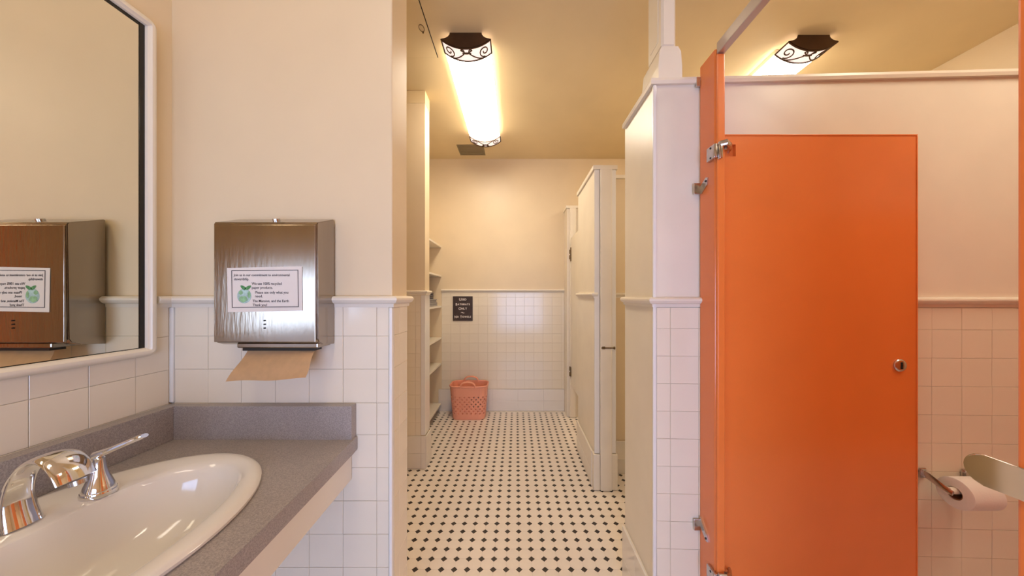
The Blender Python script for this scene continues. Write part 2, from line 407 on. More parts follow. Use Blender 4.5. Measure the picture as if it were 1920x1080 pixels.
# ------------------------------------------------------------------ vanity
CT = .901
t = thing('vanity_counter', 'grey speckled laminate vanity counter fixed in the left corner around the white basin', 'counter', (-.8, .3, .75))
SCX, SCY, SA, SB = -.805, .565, .248, .33
bm = bmesh.new()
outer = [(XL+.007, -.35), (-.448, -.35), (-.484, .516), (-.505, 1.0), (-.508, 1.0315), (XL+.007, 1.0315)]
vo = [bm.verts.new((x, y, CT)) for x, y in outer]
eo = [bm.edges.new((vo[i], vo[(i+1) % len(vo)])) for i in range(len(vo))]
vi = [bm.verts.new((SCX+(SA-.02)*math.cos(2*PI*k/48), SCY+(SB-.02)*math.sin(2*PI*k/48), CT)) for k in range(48)]
ei = [bm.edges.new((vi[i], vi[(i+1) % 48])) for i in range(48)]
bmesh.ops.triangle_fill(bm, edges=eo+ei, use_beauty=True)
r = bmesh.ops.extrude_face_region(bm, geom=bm.faces[:])
for v in r['geom']:
    if isinstance(v, bmesh.types.BMVert): v.co.z = CT-.042
obj('countertop', bm, 'lam', t)
obj('backsplash', prism(bmesh.new(), [(XL+.045, 1.003), (-.512, 1.003), (-.512, 1.0315), (XL+.045, 1.0315)], CT-.04, CT+.104), 'lam', t)
obj('backsplash', B(XL+.0075, XL+.0445, -.35, 1.0315, CT+.0005, CT+.104), 'lam', t)
obj('apron', prism(bmesh.new(), [(-.476, -.3), (-.526, 1.0312), (-.545, 1.0312), (-.495, -.3)], .764, CT-.0425), 'trim', t)

# ---- basin
t = thing('sink', 'white oval drop-in porcelain basin set in the grey counter', 'sink', (SCX, SCY, CT))
bm = bmesh.new(); NS = 72; rings = []
def inner(tt, s, zz):
    # bowl opening, pushed forward by the tap deck on the wall side
    c, sn = math.cos(tt), math.sin(tt); y = .552+.292*sn*s
    cx = -.765; ax = .163
    if c < 0: ax = .180 - .055*math.exp(-((y-.585)/.17)**2)*1.0 + .0*s
    return (cx+ax*c*s, y, zz)
def outr(tt, g, zz): return (SCX+(SA+g)*math.cos(tt), SCY+(SB+g)*math.sin(tt), zz)
spec = []
for g, z in ((-.019, -.02), (-.003, .0005), (.0, .004), (0, .009), (-.004, .014), (-.010, .0165), (-.020, .0170)): spec.append(lambda tt, g=g, z=z: outr(tt, g, CT+z))
for s, z in ((1.05, .0155), (1.0, .012), (.965, .002), (.94, -.02), (.90, -.055), (.83, -.09), (.70, -.118), (.5, -.134), (.28, -.141), (.13, -.145)): spec.append(lambda tt, s=s, z=z: inner(tt, s, CT+z))
for f in spec: rings.append([bm.verts.new(f(2*PI*k/NS)) for k in range(NS)])
for i in range(len(rings)-1):
    for k in range(NS): bm.faces.new((rings[i][k], rings[i][(k+1) % NS], rings[i+1][(k+1) % NS], rings[i+1][k]))
bm.faces.new(rings[-1])
o = obj('basin', bm, 'porcelain', t, True)
obj('drain', lathe(bmesh.new(), (-.765, .552, CT-.1452), [(.003, .002), (.014, .002), (.020, .004), (.024, .002), (.026, 0)], 24), 'chrome', t, True)

# ---- faucet
t = thing('faucet', 'polished chrome two-handle faucet on the back rim of the basin', 'faucet', (-.93, .61, CT+.017))
FZ = CT+.0165
bm = bmesh.new()
path = [(-.934, FZ-.001), (-.940, FZ+.03), (-.938, FZ+.062), (-.927, FZ+.093), (-.906, FZ+.117), (-.882, FZ+.129), (-.858, FZ+.128), (-.838, FZ+.112), (-.825, FZ+.088)]
rad = [(.022, .030), (.0185, .026), (.0125, .022), (.0080, .0205), (.0065, .022), (.0070, .025), (.0080, .0275), (.0085, .029), (.0075, .029)]
n = len(path); P2 = []; R2 = []
for i in range((n-1)*4+1):
    u = i/4; a_ = min(int(u), n-2); f = u-a_
    def cr(q):  # Catmull-Rom
        p0, p1, p2, p3 = q[max(a_-1, 0)], q[a_], q[a_+1], q[min(a_+2, n-1)]
        return [0.5*((2*p1[j])+(-p0[j]+p2[j])*f+(2*p0[j]-5*p1[j]+4*p2[j]-p3[j])*f*f+(-p0[j]+3*p1[j]-3*p2[j]+p3[j])*f**3) for j in range(2)]
    x, z = cr(path); P2.append((x, .606, z)); R2.append(tuple(cr(rad))[::-1])
tube(bm, P2, R2, 20)
obj('spout', bm, 'chrome', t, True)
bm = cyl(bmesh.new(), (-.823, .606, FZ+.082), (-.3, 0, 1), .012, .008, 20)
obj('aerator', bm, 'castmetal', t, True)
for hy, sg in ((.705, 1), (.507, -1)):
    h = obj('handle_base', lathe(bmesh.new(), (-.912, hy, FZ-.0005), [(.0275, 0), (.028, .006), (.0265, .010), (.0255, .0105), (.0255, .012), (.022, .022), (.016, .038), (.0115, .056), (.0098, .070), (.0095, .078), (.006, .082)], 32), 'chrome', t, True)
    bm = bmesh.new()
    tube(bm, [(-.925, hy, FZ+.078), (-.915, hy, FZ+.085), (-.893, hy+.006*sg, FZ+.093), (-.868, hy+.016*sg, FZ+.104), (-.850, hy+.024*sg, FZ+.112), (-.843, hy+.027*sg, FZ+.115)],
         [(.005, .010), (.0085, .0135), (.0062, .0100), (.0058, .0115), (.0060, .0145), (.0045, .0125)], 14)
    obj('lever', bm, 'chrome', t, True)

# ------------------------------------------------------------------ mirror on the left wall
t = thing('wall_mirror', 'large wall mirror in a thin cream frame above the vanity', 'mirror', (XL+.008, .45, 1.17))
MX = XL+.008; my0, my1, mz0, mz1 = -.25, .978, 1.170, 2.172
bm = bmesh.new()
# frame profile swept round the rectangle (u = along wall, v = height), mitred, corners slightly eased
cr_ = .022
def rect(ins):
    pts = []
    for (cy, cz, a0) in ((my1, mz1, 0), (my0, mz1, 90), (my0, mz0, 180), (my1, mz0, 270)):
        R = cr_; oy = cy-(R if cy == my1 else -R); oz = cz-(R if cz == mz1 else -R)
        for k in range(5):
            a1 = math.radians(a0+k*22.5); rr = max(R-ins, .0005)
            e = max(0, ins-R)
            pts.append((oy+rr*math.cos(a1)-(e if cy == my1 else -e), oz+rr*math.sin(a1)-(e if cz == mz1 else -e)))
    return pts
prof = [(0, 0), (0, .010), (.004, .017), (.010, .020), (.017, .019), (.020, .014), (.024, .012), (.026, .006), (.026, 0)]
R_ = []
for ins, hh in prof: R_.append([bm.verts.new((MX+hh, u, v)) for u, v in rect(ins)])
nn = len(R_[0])
for i in range(len(R_)):
    for k in range(nn):
        A_, B_ = R_[i], R_[(i+1) % len(R_)]
        bm.faces.new((A_[k], A_[(k+1) % nn], B_[(k+1) % nn], B_[k]))
obj('frame', bm, 'trim', t, True)
obj('glass', B(MX, MX+.004, my0+.02, my1-.0395, mz0+.02, mz1-.03), 'mirror', t)
obj('dark_edge', B(MX, MX+.0055, my1-.0395, my1-.022, mz0+.02, mz1-.02, bev=.001), 'black', t, label='bevelled edge strip of the mirror, its dark reflection painted black')
obj('dark_edge', B(MX, MX+.0055, my0+.02, my1-.040, mz1-.035, mz1-.02, bev=.001), 'black', t, label='bevelled edge strip of the mirror, its dark reflection painted black')
obj('dark_edge', B(MX, MX+.0055, my0+.02, my1-.040, mz0+.02, mz0+.0275, bev=.001), 'black', t, label='bevelled edge strip of the mirror, its dark reflection painted black')

# ------------------------------------------------------------------ towel dispenser
dy0, dy1 = .942, WA-.0085
t = thing('paper_towel_dispenser', 'brushed steel paper towel dispenser on the wall above the counter end', 'dispenser', (-.73, 1.0, 1.2))
bm = bmesh.new()
sec = [(dy1, 1.196), (dy1, 1.590), (dy1-.004, 1.592), (dy0+.004, 1.565), (dy0, 1.559), (dy0+.004, 1.222), (dy0+.010, 1.211), (dy0+.030, 1.203)]
X0, X1 = -.884, -.581
va = [bm.verts.new((X0, y, z)) for y, z in sec]; vb = [bm.verts.new((X1, y, z)) for y, z in sec]
bm.faces.new(va); bm.faces.new(vb)
for k in range(len(sec)): bm.faces.new((va[k], va[(k+1) % len(sec)], vb[(k+1) % len(sec)], vb[k]))
bmesh.ops.bevel(bm, geom=[e for e in bm.edges if abs(e.verts[0].co.x-e.verts[1].co.x) < 1e-5], offset=.002, segments=2, affect='EDGES')
obj('body', bm, 'steel', t)
obj('front_cover', B(X0+.004, X1-.004, dy0-.003, dy0+.0035, 1.214, 1.556, bev=.0015), 'steel', t)
obj('lock', cyl(bmesh.new(), (-.736, .99, 1.582), (0, -.28, 1), .010, .007, 16), 'castmetal', t, True)
bm = bmesh.new()
for z in (1.277, 1.266, 1.255): cyl(bm, (-.732, dy0-.004, z), (0, 1, 0), .0022, .003, 12)
cyl(bm, (-.732, dy0-.004, 1.2665), (0, 1, 0), .0012, .002, 8)
obj('sight_hole', bm, 'darkmetal', t)
bm = bmesh.new(); box(bm, -.825, -.585, .952, 1.02, 1.194, 1.2105, bev=.004)
obj('mouth', bm, 'steel', t)
obj('slot', B(-.812, -.598, .957, .992, 1.186, 1.1955), 'darkmetal', t)
# towel hanging from the slot
bm = bmesh.new(); nu, nv = 10, 8
def tw(u, v):
    xl = -.806+(-.022)*v; xr = -.604+(.006)*v
    x = xl+(xr-xl)*u
    y = .972-.052*v+.006*math.sin(u*5)*v+.004*math.sin(v*6+u*3)
    z = 1.190-.082*v+.010*v*(u-.5)*1.2+.003*math.sin(u*7+1)*v
    return Vector((x, y, z))
g = [[bm.verts.new(tw(i/nu, j/nv)) for i in range(nu+1)] for j in range(nv+1)]
for j in range(nv):
    for i in range(nu): bm.faces.new((g[j][i], g[j][i+1], g[j+1][i+1], g[j+1][i]))
bmesh.ops.solidify(bm, geom=bm.faces[:], thickness=.0012)
o = obj('paper_towel', bm, 'kraft', None, True, base=(-.71, .96, 1.12)); tag(o, 'brown kraft paper towel hanging out of the steel dispenser', 'paper towel')
# notice taped on the front
ny = dy0-.0034
t = thing('notice', 'white printed notice with a green earth picture stuck on the steel dispenser', 'notice', (-.73, ny, 1.32))
k9 = .943/605
def nx(px): return (px-968)*.9385/605
def nz(py): return EYE-(py-554)*.9385/605
def quad(bm, pts, y0, y1):
    a_ = [bm.verts.new((x, y0, z)) for x, z in pts]; b_ = [bm.verts.new((x, y1, z)) for x, z in pts]
    bm.faces.new(a_); bm.faces.new(b_)
    for k in range(len(pts)): bm.faces.new((a_[k], a_[(k+1) % len(pts)], b_[(k+1) % len(pts)], b_[k]))
    return bm
c4 = [(nx(426), nz(502.5)), (nx(566.5), nz(499.5)), (nx(567.5), nz(582.5)), (nx(427.5), nz(585.5))]
obj('sheet', quad(bmesh.new(), c4, ny-.0008, ny), 'paper', t)
bm = bmesh.new(); b4 = [(nx(435), nz(507.5)), (nx(559), nz(506.5)), (nx(560), nz(575)), (nx(436), nz(576.5))]
for i in range(4):
    p, q = Vector(b4[i]), Vector(b4[(i+1) % 4]); d = (q-p).normalized(); nn_ = Vector((-d.y, d.x))*.0009
    quad(bm, [tuple(p-nn_-d*.0009), tuple(q-nn_+d*.0009), tuple(q+nn_+d*.0009), tuple(p+nn_-d*.0009)], ny-.0013, ny-.0009)
obj('printed_border', bm, 'ink', t)
for s, px, py, wpx in (('Join us in our commitment to environmental', 439, 518, 105), ('stewardship.', 439, 525.5, 28), ('We use 100% recycled', 472.5, 534, 56), ('paper products.', 472.5, 541.5, 39),
                  ('Please use only what you', 478.5, 550.5, 62), ('need.', 478.5, 557.5, 14), ('The Mansion, and the Earth', 474, 566.5, 68), ('Thank you!', 474, 574, 27)):
    o = text_mesh('printed_line', s, .0105, (nx(px), ny-.0010, nz(py)), 'ink', t, bold=.00012, depth=.00015)
    w_ = o.dimensions.x if o.dimensions.x else 1
    xs = [v.co.x for v in o.data.vertices]; w_ = max(xs)-min(xs); f = wpx*.9385/605/w_; x0 = min(xs)
    for v in o.data.vertices: v.co.x = x0+(v.co.x-x0)*f
def disc(c, rx, rz, y0, y1, n=28, j=0):
    return quad(bmesh.new(), [(c[0]+rx*math.cos(2*PI*k/n)*(1+j*math.sin(3*k)), c[1]+rz*math.sin(2*PI*k/n)*(1+j*math.cos(2*k+1))) for k in range(n)], y0, y1)
gc = (nx(458.5), nz(555))
e = obj('printed_globe', disc(gc, .0205, .0215, ny-.0012, ny-.0009), 'globe', t)
obj('printed_land', disc((gc[0]-.003, gc[1]-.009), .012, .009, ny-.0015, ny-.0012, 16, .18), 'land', e)
obj('printed_land', disc((gc[0]+.014, gc[1]+.004), .0045, .010, ny-.0015, ny-.0012, 12, .15), 'land', e)
obj('printed_land', disc((gc[0]-.010, gc[1]+.010), .006, .006, ny-.0015, ny-.0012, 12, .2), 'land', e)
for dx, an in ((-.006, 2.5), (.009, .6)):
    bm = bmesh.new(); pts = []
    for k in range(14):
        a_ = 2*PI*k/14; u, v = .0095*math.cos(a_), .0042*math.sin(a_)*(1.15-.3*math.cos(a_))
        pts.append((gc[0]+.003+dx+u*math.cos(an)-v*math.sin(an), gc[1]+.0245+u*math.sin(an)+v*math.cos(an)))
    obj('printed_leaf', quad(bm, pts, ny-.0014, ny-.0011), 'green', t)
obj('printed_stem', quad(bmesh.new(), [(gc[0]+.001, gc[1]+.019), (gc[0]+.0025, gc[1]+.019), (gc[0]+.004, gc[1]+.024), (gc[0]+.002, gc[1]+.024)], ny-.0014, ny-.0011), 'green', t)

# ------------------------------------------------------------------ ceiling lights
def light(cx, y0, L_, label, grp=None, dm='diffuser'):
    t = thing('ceiling_light', label, 'ceiling light', (cx, y0+L_/2, CZ), grp)
    hw, tw_, zs, zb = .147, .097, CZ-.036, CZ-.090
    def arc(n=18, e=0.0):
        pts = []
        R = (hw*hw+(zs-zb)**2)/(2*(zs-zb)); zc = zb+R; am = math.asin(hw/R)
        for k in range(n+1):
            a_ = -am+2*am*k/n; pts.append((cx+(R+e)*math.sin(a_), zc-(R+e)*math.cos(a_)))
        return pts
    def conc(s, n=5):   # concave shoulder from the arc end up to the ceiling
        r = []
        for k in range(1, n+1):
            f = k/n; a_ = f*PI/2
            r.append((cx+s*(hw-(hw-tw_)*math.sin(a_)), zs+(CZ-.001-zs)*(1-math.cos(a_))))
        return r
    def plate(bm, ya, yb, e=0):
        pts = arc(18, e)+conc(1)+conc(-1)[::-1]
        a_ = [bm.verts.new((x, ya, z)) for x, z in pts]; b_ = [bm.verts.new((x, yb, z)) for x, z in pts]
        bm.faces.new(a_); bm.faces.new(b_)
        for k in range(len(pts)): bm.faces.new((a_[k], a_[(k+1) % len(pts)], b_[(k+1) % len(pts)], b_[k]))
        return bm
    for ya, yb in ((y0, y0+.006), (y0+L_-.006, y0+L_)): obj('end_plate', plate(bmesh.new(), ya, yb, .002), 'bronze', t)
    def shell(ya, yb, e=0):
        bm = bmesh.new(); pts = arc(18, e)
        a_ = [bm.verts.new((x, ya, z)) for x, z in pts]; b_ = [bm.verts.new((x, yb, z)) for x, z in pts]
        for k in range(len(pts)): bm.faces.new((a_[k], a_[(k+1) % len(pts)], b_[(k+1) % len(pts)], b_[k]))
        bm.faces.new(a_); bm.faces.new(b_); return bm
    obj('diffuser', shell(y0+.115, y0+L_-.115), dm, t, True)
    obj('glow_block_pan', B(cx-hw+.006, cx+hw-.006, y0+.116, y0+L_-.116, zs+.0005, CZ-.0005, bev=.003), 'trim', t)  # pan added above the diffuser to cut its glow on the ceiling
    R = (hw*hw+(zs-zb)**2)/(2*(zs-zb)); zc = zb+R; am = math.asin(hw/R)
    def on(u, v, ya, d):      # u across -1..1, v along 0..1 of a band
        a_ = am*u; rr = R+.005; return (cx+rr*math.sin(a_), ya+d*v*.109+(.003 if d > 0 else -.003), zc-rr*math.cos(a_))
    for ya, d in ((y0, 1), (y0+L_, -1)):
        b = obj('end_band', shell(min(ya+d*.006, ya+d*.1145), max(ya+d*.006, ya+d*.1145)), 'bandglass', t, True)
        bm = bmesh.new(); r = .0046
        for v in (0.03, 1): tube(bm, [on(-1+2*k/24, v, ya, d) for k in range(25)], r, 6)
        for u in (-1, 1): tube(bm, [on(u, k/4, ya, d) for k in range(5)], r, 6)
        for s in (-1, 1):
            # outer spiral scroll
            pts = []
            for k in range(26):
                f = k/25; a_ = PI*0.5+f*PI*2.6; rr = .36*(1-f*.78)
                pts.append(on(s*(.70+rr*.62*math.cos(a_)), .52+rr*1.15*math.sin(a_)*.95, ya, d))
            tube(bm, pts, r*.8, 6)
            # central pair: long sweep from the band edge up to a small curl at the middle
            pts = [on(s*(.62-.56*(k/12)), .97-.62*(k/12)**1.6, ya, d) for k in range(13)]
            for k in range(16):
                f = k/15; a_ = -PI*.2-f*PI*1.4+PI; rr = .085*(1-f*.5)
                pts.append(on(s*(.15-1.0*rr*math.cos(a_)), .27-rr*2.2*math.sin(a_)+.02, ya, d))
            tube(bm, pts, r*.8, 6)
        tube(bm, [on(-.07, .38, ya, d), on(.07, .38, ya, d)], r*1.3, 6)
        obj('scroll_work', bm, 'bronze', b, True)
    return t
light(-.308, 1.963, 1.31, 'long ceiling light with bronze scroll bands over the corridor floor', None)
light(1.827, 1.98, 1.31, 'ceiling light with bronze scroll bands showing over the stall divider wall', None)
light(-.45, -.75, 1.31, 'added ceiling light above the vanity, outside the picture', None, 'diffuser_near')  # fixture added out of view to light the vanity end
light(1.827, -.35, 1.31, 'added ceiling light above the orange stall, outside the picture', None, 'diffuser_stall')  # another added unseen fixture, brightens the stall

# vent and hatch
t = thing('ceiling_vent', 'tan metal ceiling vent beyond the corridor light', 'vent', (-.49, 3.545, CZ-.001))
obj('frame', B(-.635, -.350, 3.42, 3.67, CZ-.007, CZ-.001, bev=.002), 'vent', t)
for k in range(9): obj('slat', B(-.622, -.363, 3.435+k*.0255, 3.447+k*.0255, CZ-.011, CZ-.0065, bev=.001), 'vent', t)
t = thing('access_hatch', 'painted ceiling access hatch with a small ring pull, left of the corridor light', 'hatch', (-.85, 1.75, CZ-.001))
obj('hatch_panel', B(-1.05, -.530, 1.25, 2.167, CZ-.003, CZ-.0005), 'ceil', t)
bm = bmesh.new()
box(bm, -.5295, -.5245, 1.25, 2.17, CZ-.0012, CZ-.0002)
obj('edge_gap', bm, 'darkmetal', t)
bm = bmesh.new(); box(bm, -1.05, -.5295, 2.1675, 2.170, CZ-.0010, CZ-.0002); obj('edge_gap', bm, 'vent', t)
bm = bmesh.new(); RC = Vector((-.565, 1.925, CZ-.006))
tube(bm, [RC+Vector((.015*math.cos(2*PI*k/18), .026*math.sin(2*PI*k/18), 0)) for k in range(19)], .0018, 6, False)
cyl(bm, RC+Vector((0, .031, 0)), (0, 0, 1), .005, .006, 10)
obj('ring_pull', bm, 'brass', t, True)

# ------------------------------------------------------------------ orange stall
SX = .680
t = thing('stall_pilaster', 'tall narrow orange pilaster carrying the hinges of the orange stall door', 'pilaster', (SX+.015, 1.15, 0))
bm = bmesh.new(); box(bm, SX, SX+.029, 1.105, 1.196, .004, 2.195, bev=.004)
obj('panel', bm, 'orange', t)
bm = bmesh.new(); box(bm, SX+.002, SX+.029, 1.094, 1.1045, .1, 2.172, bev=.0045, seg=3)
obj('edge_moulding', bm, 'orange', t)
# steel stirrup brackets to the divider wall
for z in (1.745, .508, 2.135):
    bm = bmesh.new()
    if z > 2: box(bm, SX-.016, SX-.0005, 1.188, 1.196, z-.014, z+.020, bev=.001)
    else:
        quadp = [(1.140, z+.022), (1.152, z+.026), (1.185, z+.005), (1.188, z-.020), (1.178, z-.024), (1.145, z-.002)] if z > 1 else [(1.188, z+.028), (1.150, z-.010), (1.140, z-.030), (1.150, z-.034), (1.190, z-.002)]
        a_ = [bm.verts.new((SX-.0045, y, zz)) for y, zz in quadp]; b_ = [bm.verts.new((SX-.0005, y, zz)) for y, zz in quadp]
        bm.faces.new(a_); bm.faces.new(b_)
        for k in range(len(quadp)): bm.faces.new((a_[k], a_[(k+1) % len(quadp)], b_[(k+1) % len(quadp)], b_[k]))
        box(bm, SX-.026, SX-.002, 1.1855, 1.1915, z-.022, z+.018, bev=.001)
    b = obj('bracket', bm, 'castmetal', t, label='steel wall bracket')
    if z < 2: obj('screw', cyl(bmesh.new(), (SX-.0055, 1.150, z+(.012 if z > 1 else -.024)), (1, 0, 0), .0035, .003, 10), 'darkmetal', b, True)
t = thing('headrail', 'pale aluminium headrail running forward over the stall opening', 'rail', (SX+.015, .55, 2.172))
obj('tube_rail', B(SX+.0045, SX+.030, -.1, 1.103, 2.1735, 2.2135, bev=.003), 'alu', t)

# door, swung fully into the stall and seen flat on
DX0, DX1, DY, DZ0, DZ1 = .7115, 1.392, 1.120, .30, 1.909
t = thing('stall_door', 'large orange metal stall door standing open with a round latch', 'door', ((DX0+DX1)/2, DY, DZ0))
RX0, RX1, RZ0, RZ1 = DX0-.0005, .762, 1.833, 1.874    # hinge recess in the upper corner
bm = bmesh.new()
def rp(x0, x1, z0, z1): box(bm, x0, x1, DY, DY+.025, z0, z1)
xs = [DX0, RX1, DX1]; zs_ = [DZ0, RZ0, RZ1, DZ1]
grid = {}
def gv(i, j, y):
    if (i, j, y) not in grid: grid[(i, j, y)] = bm.verts.new((xs[i], y, zs_[j]))
    return grid[(i, j, y)]
for i in range(2):
    for j in range(3):
        yy = DY if not (i == 0 and j == 1) else None
        if yy is not None: bm.faces.new((gv(i, j, DY), gv(i+1, j, DY), gv(i+1, j+1, DY), gv(i, j+1, DY)))
        bm.faces.new((gv(i, j, DY+.025), gv(i, j+1, DY+.025), gv(i+1, j+1, DY+.025), gv(i+1, j, DY+.025)))
# recess walls and floor
ry = DY+.016
ra = [bm.verts.new((x, ry, z)) for x, z in ((DX0, RZ0), (RX1, RZ0), (RX1, RZ1), (DX0, RZ1))]
bm.faces.new(ra)
fr = [gv(0, 1, DY), gv(1, 1, DY), gv(1, 2, DY), gv(0, 2, DY)]
for k in (0, 1, 2): bm.faces.new((fr[k], fr[(k+1) % 4], ra[(k+1) % 4], ra[k]))
bk = DY+.025
bm.faces.new((gv(0, 0, DY), gv(1, 0, DY), gv(1, 0, bk), gv(0, 0, bk))); bm.faces.new((gv(1, 0, DY), gv(2, 0, DY), gv(2, 0, bk), gv(1, 0, bk)))
bm.faces.new((gv(0, 3, DY), gv(1, 3, DY), gv(1, 3, bk), gv(0, 3, bk))); bm.faces.new((gv(1, 3, DY), gv(2, 3, DY), gv(2, 3, bk), gv(1, 3, bk)))
for j in range(3): bm.faces.new((gv(2, j, DY), gv(2, j+1, DY), gv(2, j+1, bk), gv(2, j, bk)))
for j in (0, 2): bm.faces.new((gv(0, j, DY), gv(0, j+1, DY), gv(0, j+1, bk), gv(0, j, bk)))
bm.faces.new((ra[0], ra[3], gv(0, 2, bk), gv(0, 1, bk)))
obj('panel', bm, 'orange', t)
# folded seams: thin raised edge along hinge side and top
bm = bmesh.new()
box(bm, DX0, DX0+.006, DY-.0022, DY+.001, DZ0, RZ0-.001, bev=.001); box(bm, DX0, DX1, DY-.0022, DY+.001, DZ1-.005, DZ1, bev=.001)
box(bm, DX1-.004, DX1, DY-.0022, DY+.001, DZ0, DZ1-.006, bev=.001)
obj('folded_edge', bm, 'orange', t)
# latch knob
LX, LZ = (1687-968)*1.118/605, EYE-(685-554)*1.118/605
b = obj('latch', lathe(bmesh.new(), (0, 0, 0), [(.0215, 0), (.0215, .004), (.019, .007), (.016, .008), (.005, .0085)], 28), 'castmetal', t, True, label='round chrome latch')
b.data.transform(Matrix.Translation(org(t)) ); b.data.transform(Matrix.Translation(Vector((LX, DY, LZ))-org(t)) @ Matrix.Rotation(PI/2, 4, 'X'))
s_ = obj('slot', B(LX-.003, LX+.003, DY-.0105, DY-.007, LZ-.012, LZ+.012, bev=.001), 'darkmetal', b)
# hinges (leaf on the pilaster edge, knuckle reaching into the recess)
for z in (1.850, .395):
    bm = bmesh.new()
    box(bm, SX+.001, SX+.013, 1.080, 1.0935, z-.040, z+.018, bev=.003)
    box(bm, SX-.012, SX+.0005, 1.088, 1.135, z-.034, z+.014, bev=.003)
    tube(bm, [(SX+.006, 1.084, z+.010), (SX+.022, 1.078, z+.012), (SX+.040, 1.088, z+.008), (SX+.056, 1.112, z+.006), (SX+.062, 1.128, z+.004)], [(.010, .006), (.011, .007), (.009, .007), (.008, .006), (.008, .005)], 12)
    cyl(bm, (SX+.030, 1.100, z+.007), (0, 0, 1), .0085, .026, 16)
    b = obj('hinge', bm, 'castmetal', t, True, label='cast chrome hinge')
    for dz in (-.028, .006): obj('screw', cyl(bmesh.new(), (SX-.0125, 1.110, z+dz), (1, 0, 0), .0035, .002, 10), 'darkmetal', b)

# latch-side pilaster nearest the camera, with its strike plate
t = thing('stall_pilaster', 'near orange pilaster at the right edge of the picture beside the chrome strike', 'pilaster', (SX+.02, .25, 0))
obj('panel', B(SX+.008, SX+.036, .06, .444, .004, 2.172, bev=.004), 'orange', t)
bm = bmesh.new(); n = 12; outl = [(.405, 1.073), (.405, 1.117)]
for k in range(n+1):
    a_ = PI/2-PI*k/n; outl.append((.470+.0225*math.cos(a_), 1.095+.0225*math.sin(a_)*(1.0)))
a1 = [bm.verts.new((SX+.0005, y, z)) for y, z in outl]; b1 = [bm.verts.new((SX+.0075, y, z)) for y, z in outl]
bm.faces.new(a1); bm.faces.new(b1)
for k in range(len(outl)): bm.faces.new((a1[k], a1[(k+1) % len(outl)], b1[(k+1) % len(outl)], b1[k]))
bmesh.ops.bevel(bm, geom=[e for e in bm.edges if abs(e.verts[0].co.x-e.verts[1].co.x) < 1e-5], offset=.0018, segments=3, affect='EDGES')
b = obj('strike_plate', bm, 'chrome', t, True, label='polished chrome strike plate with a rounded end')
obj('screw', cyl(bmesh.new(), (SX-.0005, .425, 1.095), (1, 0, 0), .004, .003, 12), 'darkmetal', b)
# side panel of the stall nearest the camera
o = obj('stall_side_panel', B(SX+.04, XR-.002, .062, .088, .30, 1.909, bev=.002), 'orange', None, base=(1.8, .075, .3))
tag(o, 'orange side panel closing the near side of the stall, outside the picture', 'panel')

# ------------------------------------------------------------------ toilet paper
RXc, RYc, RZc = 1.532, 1.092, .689
t = thing('toilet_paper_holder', 'chrome two-arm toilet paper holder on the tiled stall wall', 'paper holder', (RXc, 1.16, RZc+.02))
yw = lambda x: by(x)-.0085
for i, X_ in enumerate((1.462, 1.606)):
    bm = bmesh.new(); y1 = yw(X_)
    box(bm, X_-.010, X_+.012, y1-.005, y1, RZc+.004, RZc+.040, bev=.0015)
    obj('mounting_plate', bm, 'castmetal', t)
    tube_pts = [(X_, y1-.004, RZc+.022), (X_, y1-.018, RZc+.020), (X_, RYc+.010, RZc+.003), (X_, RYc-.012, RZc-.002)]
    obj('arm', tube(bmesh.new(), tube_pts, [(.012, .003), (.012, .003), (.010, .003), (.009, .003)], 10), 'castmetal', t, True)
obj('spindle', tube(bmesh.new(), [(1.462, RYc, RZc+.001), (1.606, RYc, RZc+.001)], .0115, 18), 'trim', t, True, label='cream plastic spindle')
t = thing('toilet_paper_roll', 'white toilet paper roll on the chrome holder beside the orange door', 'toilet paper', (RXc, RYc, RZc-.05))
cz_ = RZc-.008
def ringcyl(bm, x0, x1, ro, ri, cy, cz, seg=40):
    R4 = []
    for x, r in ((x0, ri), (x0, ro-.003), (x0+.002, ro), (x1-.002, ro), (x1, ro-.003), (x1, ri)):
        R4.append([bm.verts.new((x, cy+r*math.cos(2*PI*k/seg), cz+r*math.sin(2*PI*k/seg))) for k in range(seg)])
    for i in range(6):
        for k in range(seg): bm.faces.new((R4[i][k], R4[i][(k+1) % seg], R4[(i+1) % 6][(k+1) % seg], R4[(i+1) % 6][k]))
    return bm
obj('paper', ringcyl(bmesh.new(), 1.482, 1.588, .050, .0215, RYc, cz_), 'tissue', t, True)
obj('core', ringcyl(bmesh.new(), 1.484, 1.586, .0212, .0198, RYc, cz_), 'cardboard', t, True)

# ------------------------------------------------------------------ built-in shelves in the alcove
t = thing('built_in_shelves', 'white built-in shelves in the alcove behind the left pillar', 'shelves', (-1.1, 3.2, 0))
for z in (1.928, 1.587, 1.231, .863, .563, .094):
    obj('shelf', B(-1.295, -.875, 2.66, FAR-.0045, z-.020, z, bev=.002), 'trim', t)
obj('back_panel', B(-1.312, -1.297, 2.66, FAR-.0045, .01, 2.4), 'paint', t)
obj('end_panel', B(-1.296, -.89, 2.6465, 2.659, .01, 2.4), 'trim', t)
def folded(name, cx, cy, z0, w, d, h, m, label, grp):
    bm = bmesh.new(); n = 3
    for i in range(n):
        hh = h/n; off = random.uniform(-.004, .004)
        box(bm, cx-w/2+off, cx+w/2+off, cy-d/2+off, cy+d/2+off, z0+i*hh+.0005, z0+(i+1)*hh-.0005, bev=hh*.42, seg=4)
    o = obj(name, bm, m, None, True, base=(cx, cy, z0)); tag(o, label, 'bath mat', grp)
folded('bath_mat', -1.03, 3.50, 1.232, .27, .36, .040, 'matlight', 'lowest light grey bath mat folded on the third shelf', 'folded bath mats on the alcove shelf')
folded('bath_mat', -1.035, 3.50, 1.272, .26, .35, .036, 'matlight', 'second light grey folded bath mat, under the dark one', 'folded bath mats on the alcove shelf')
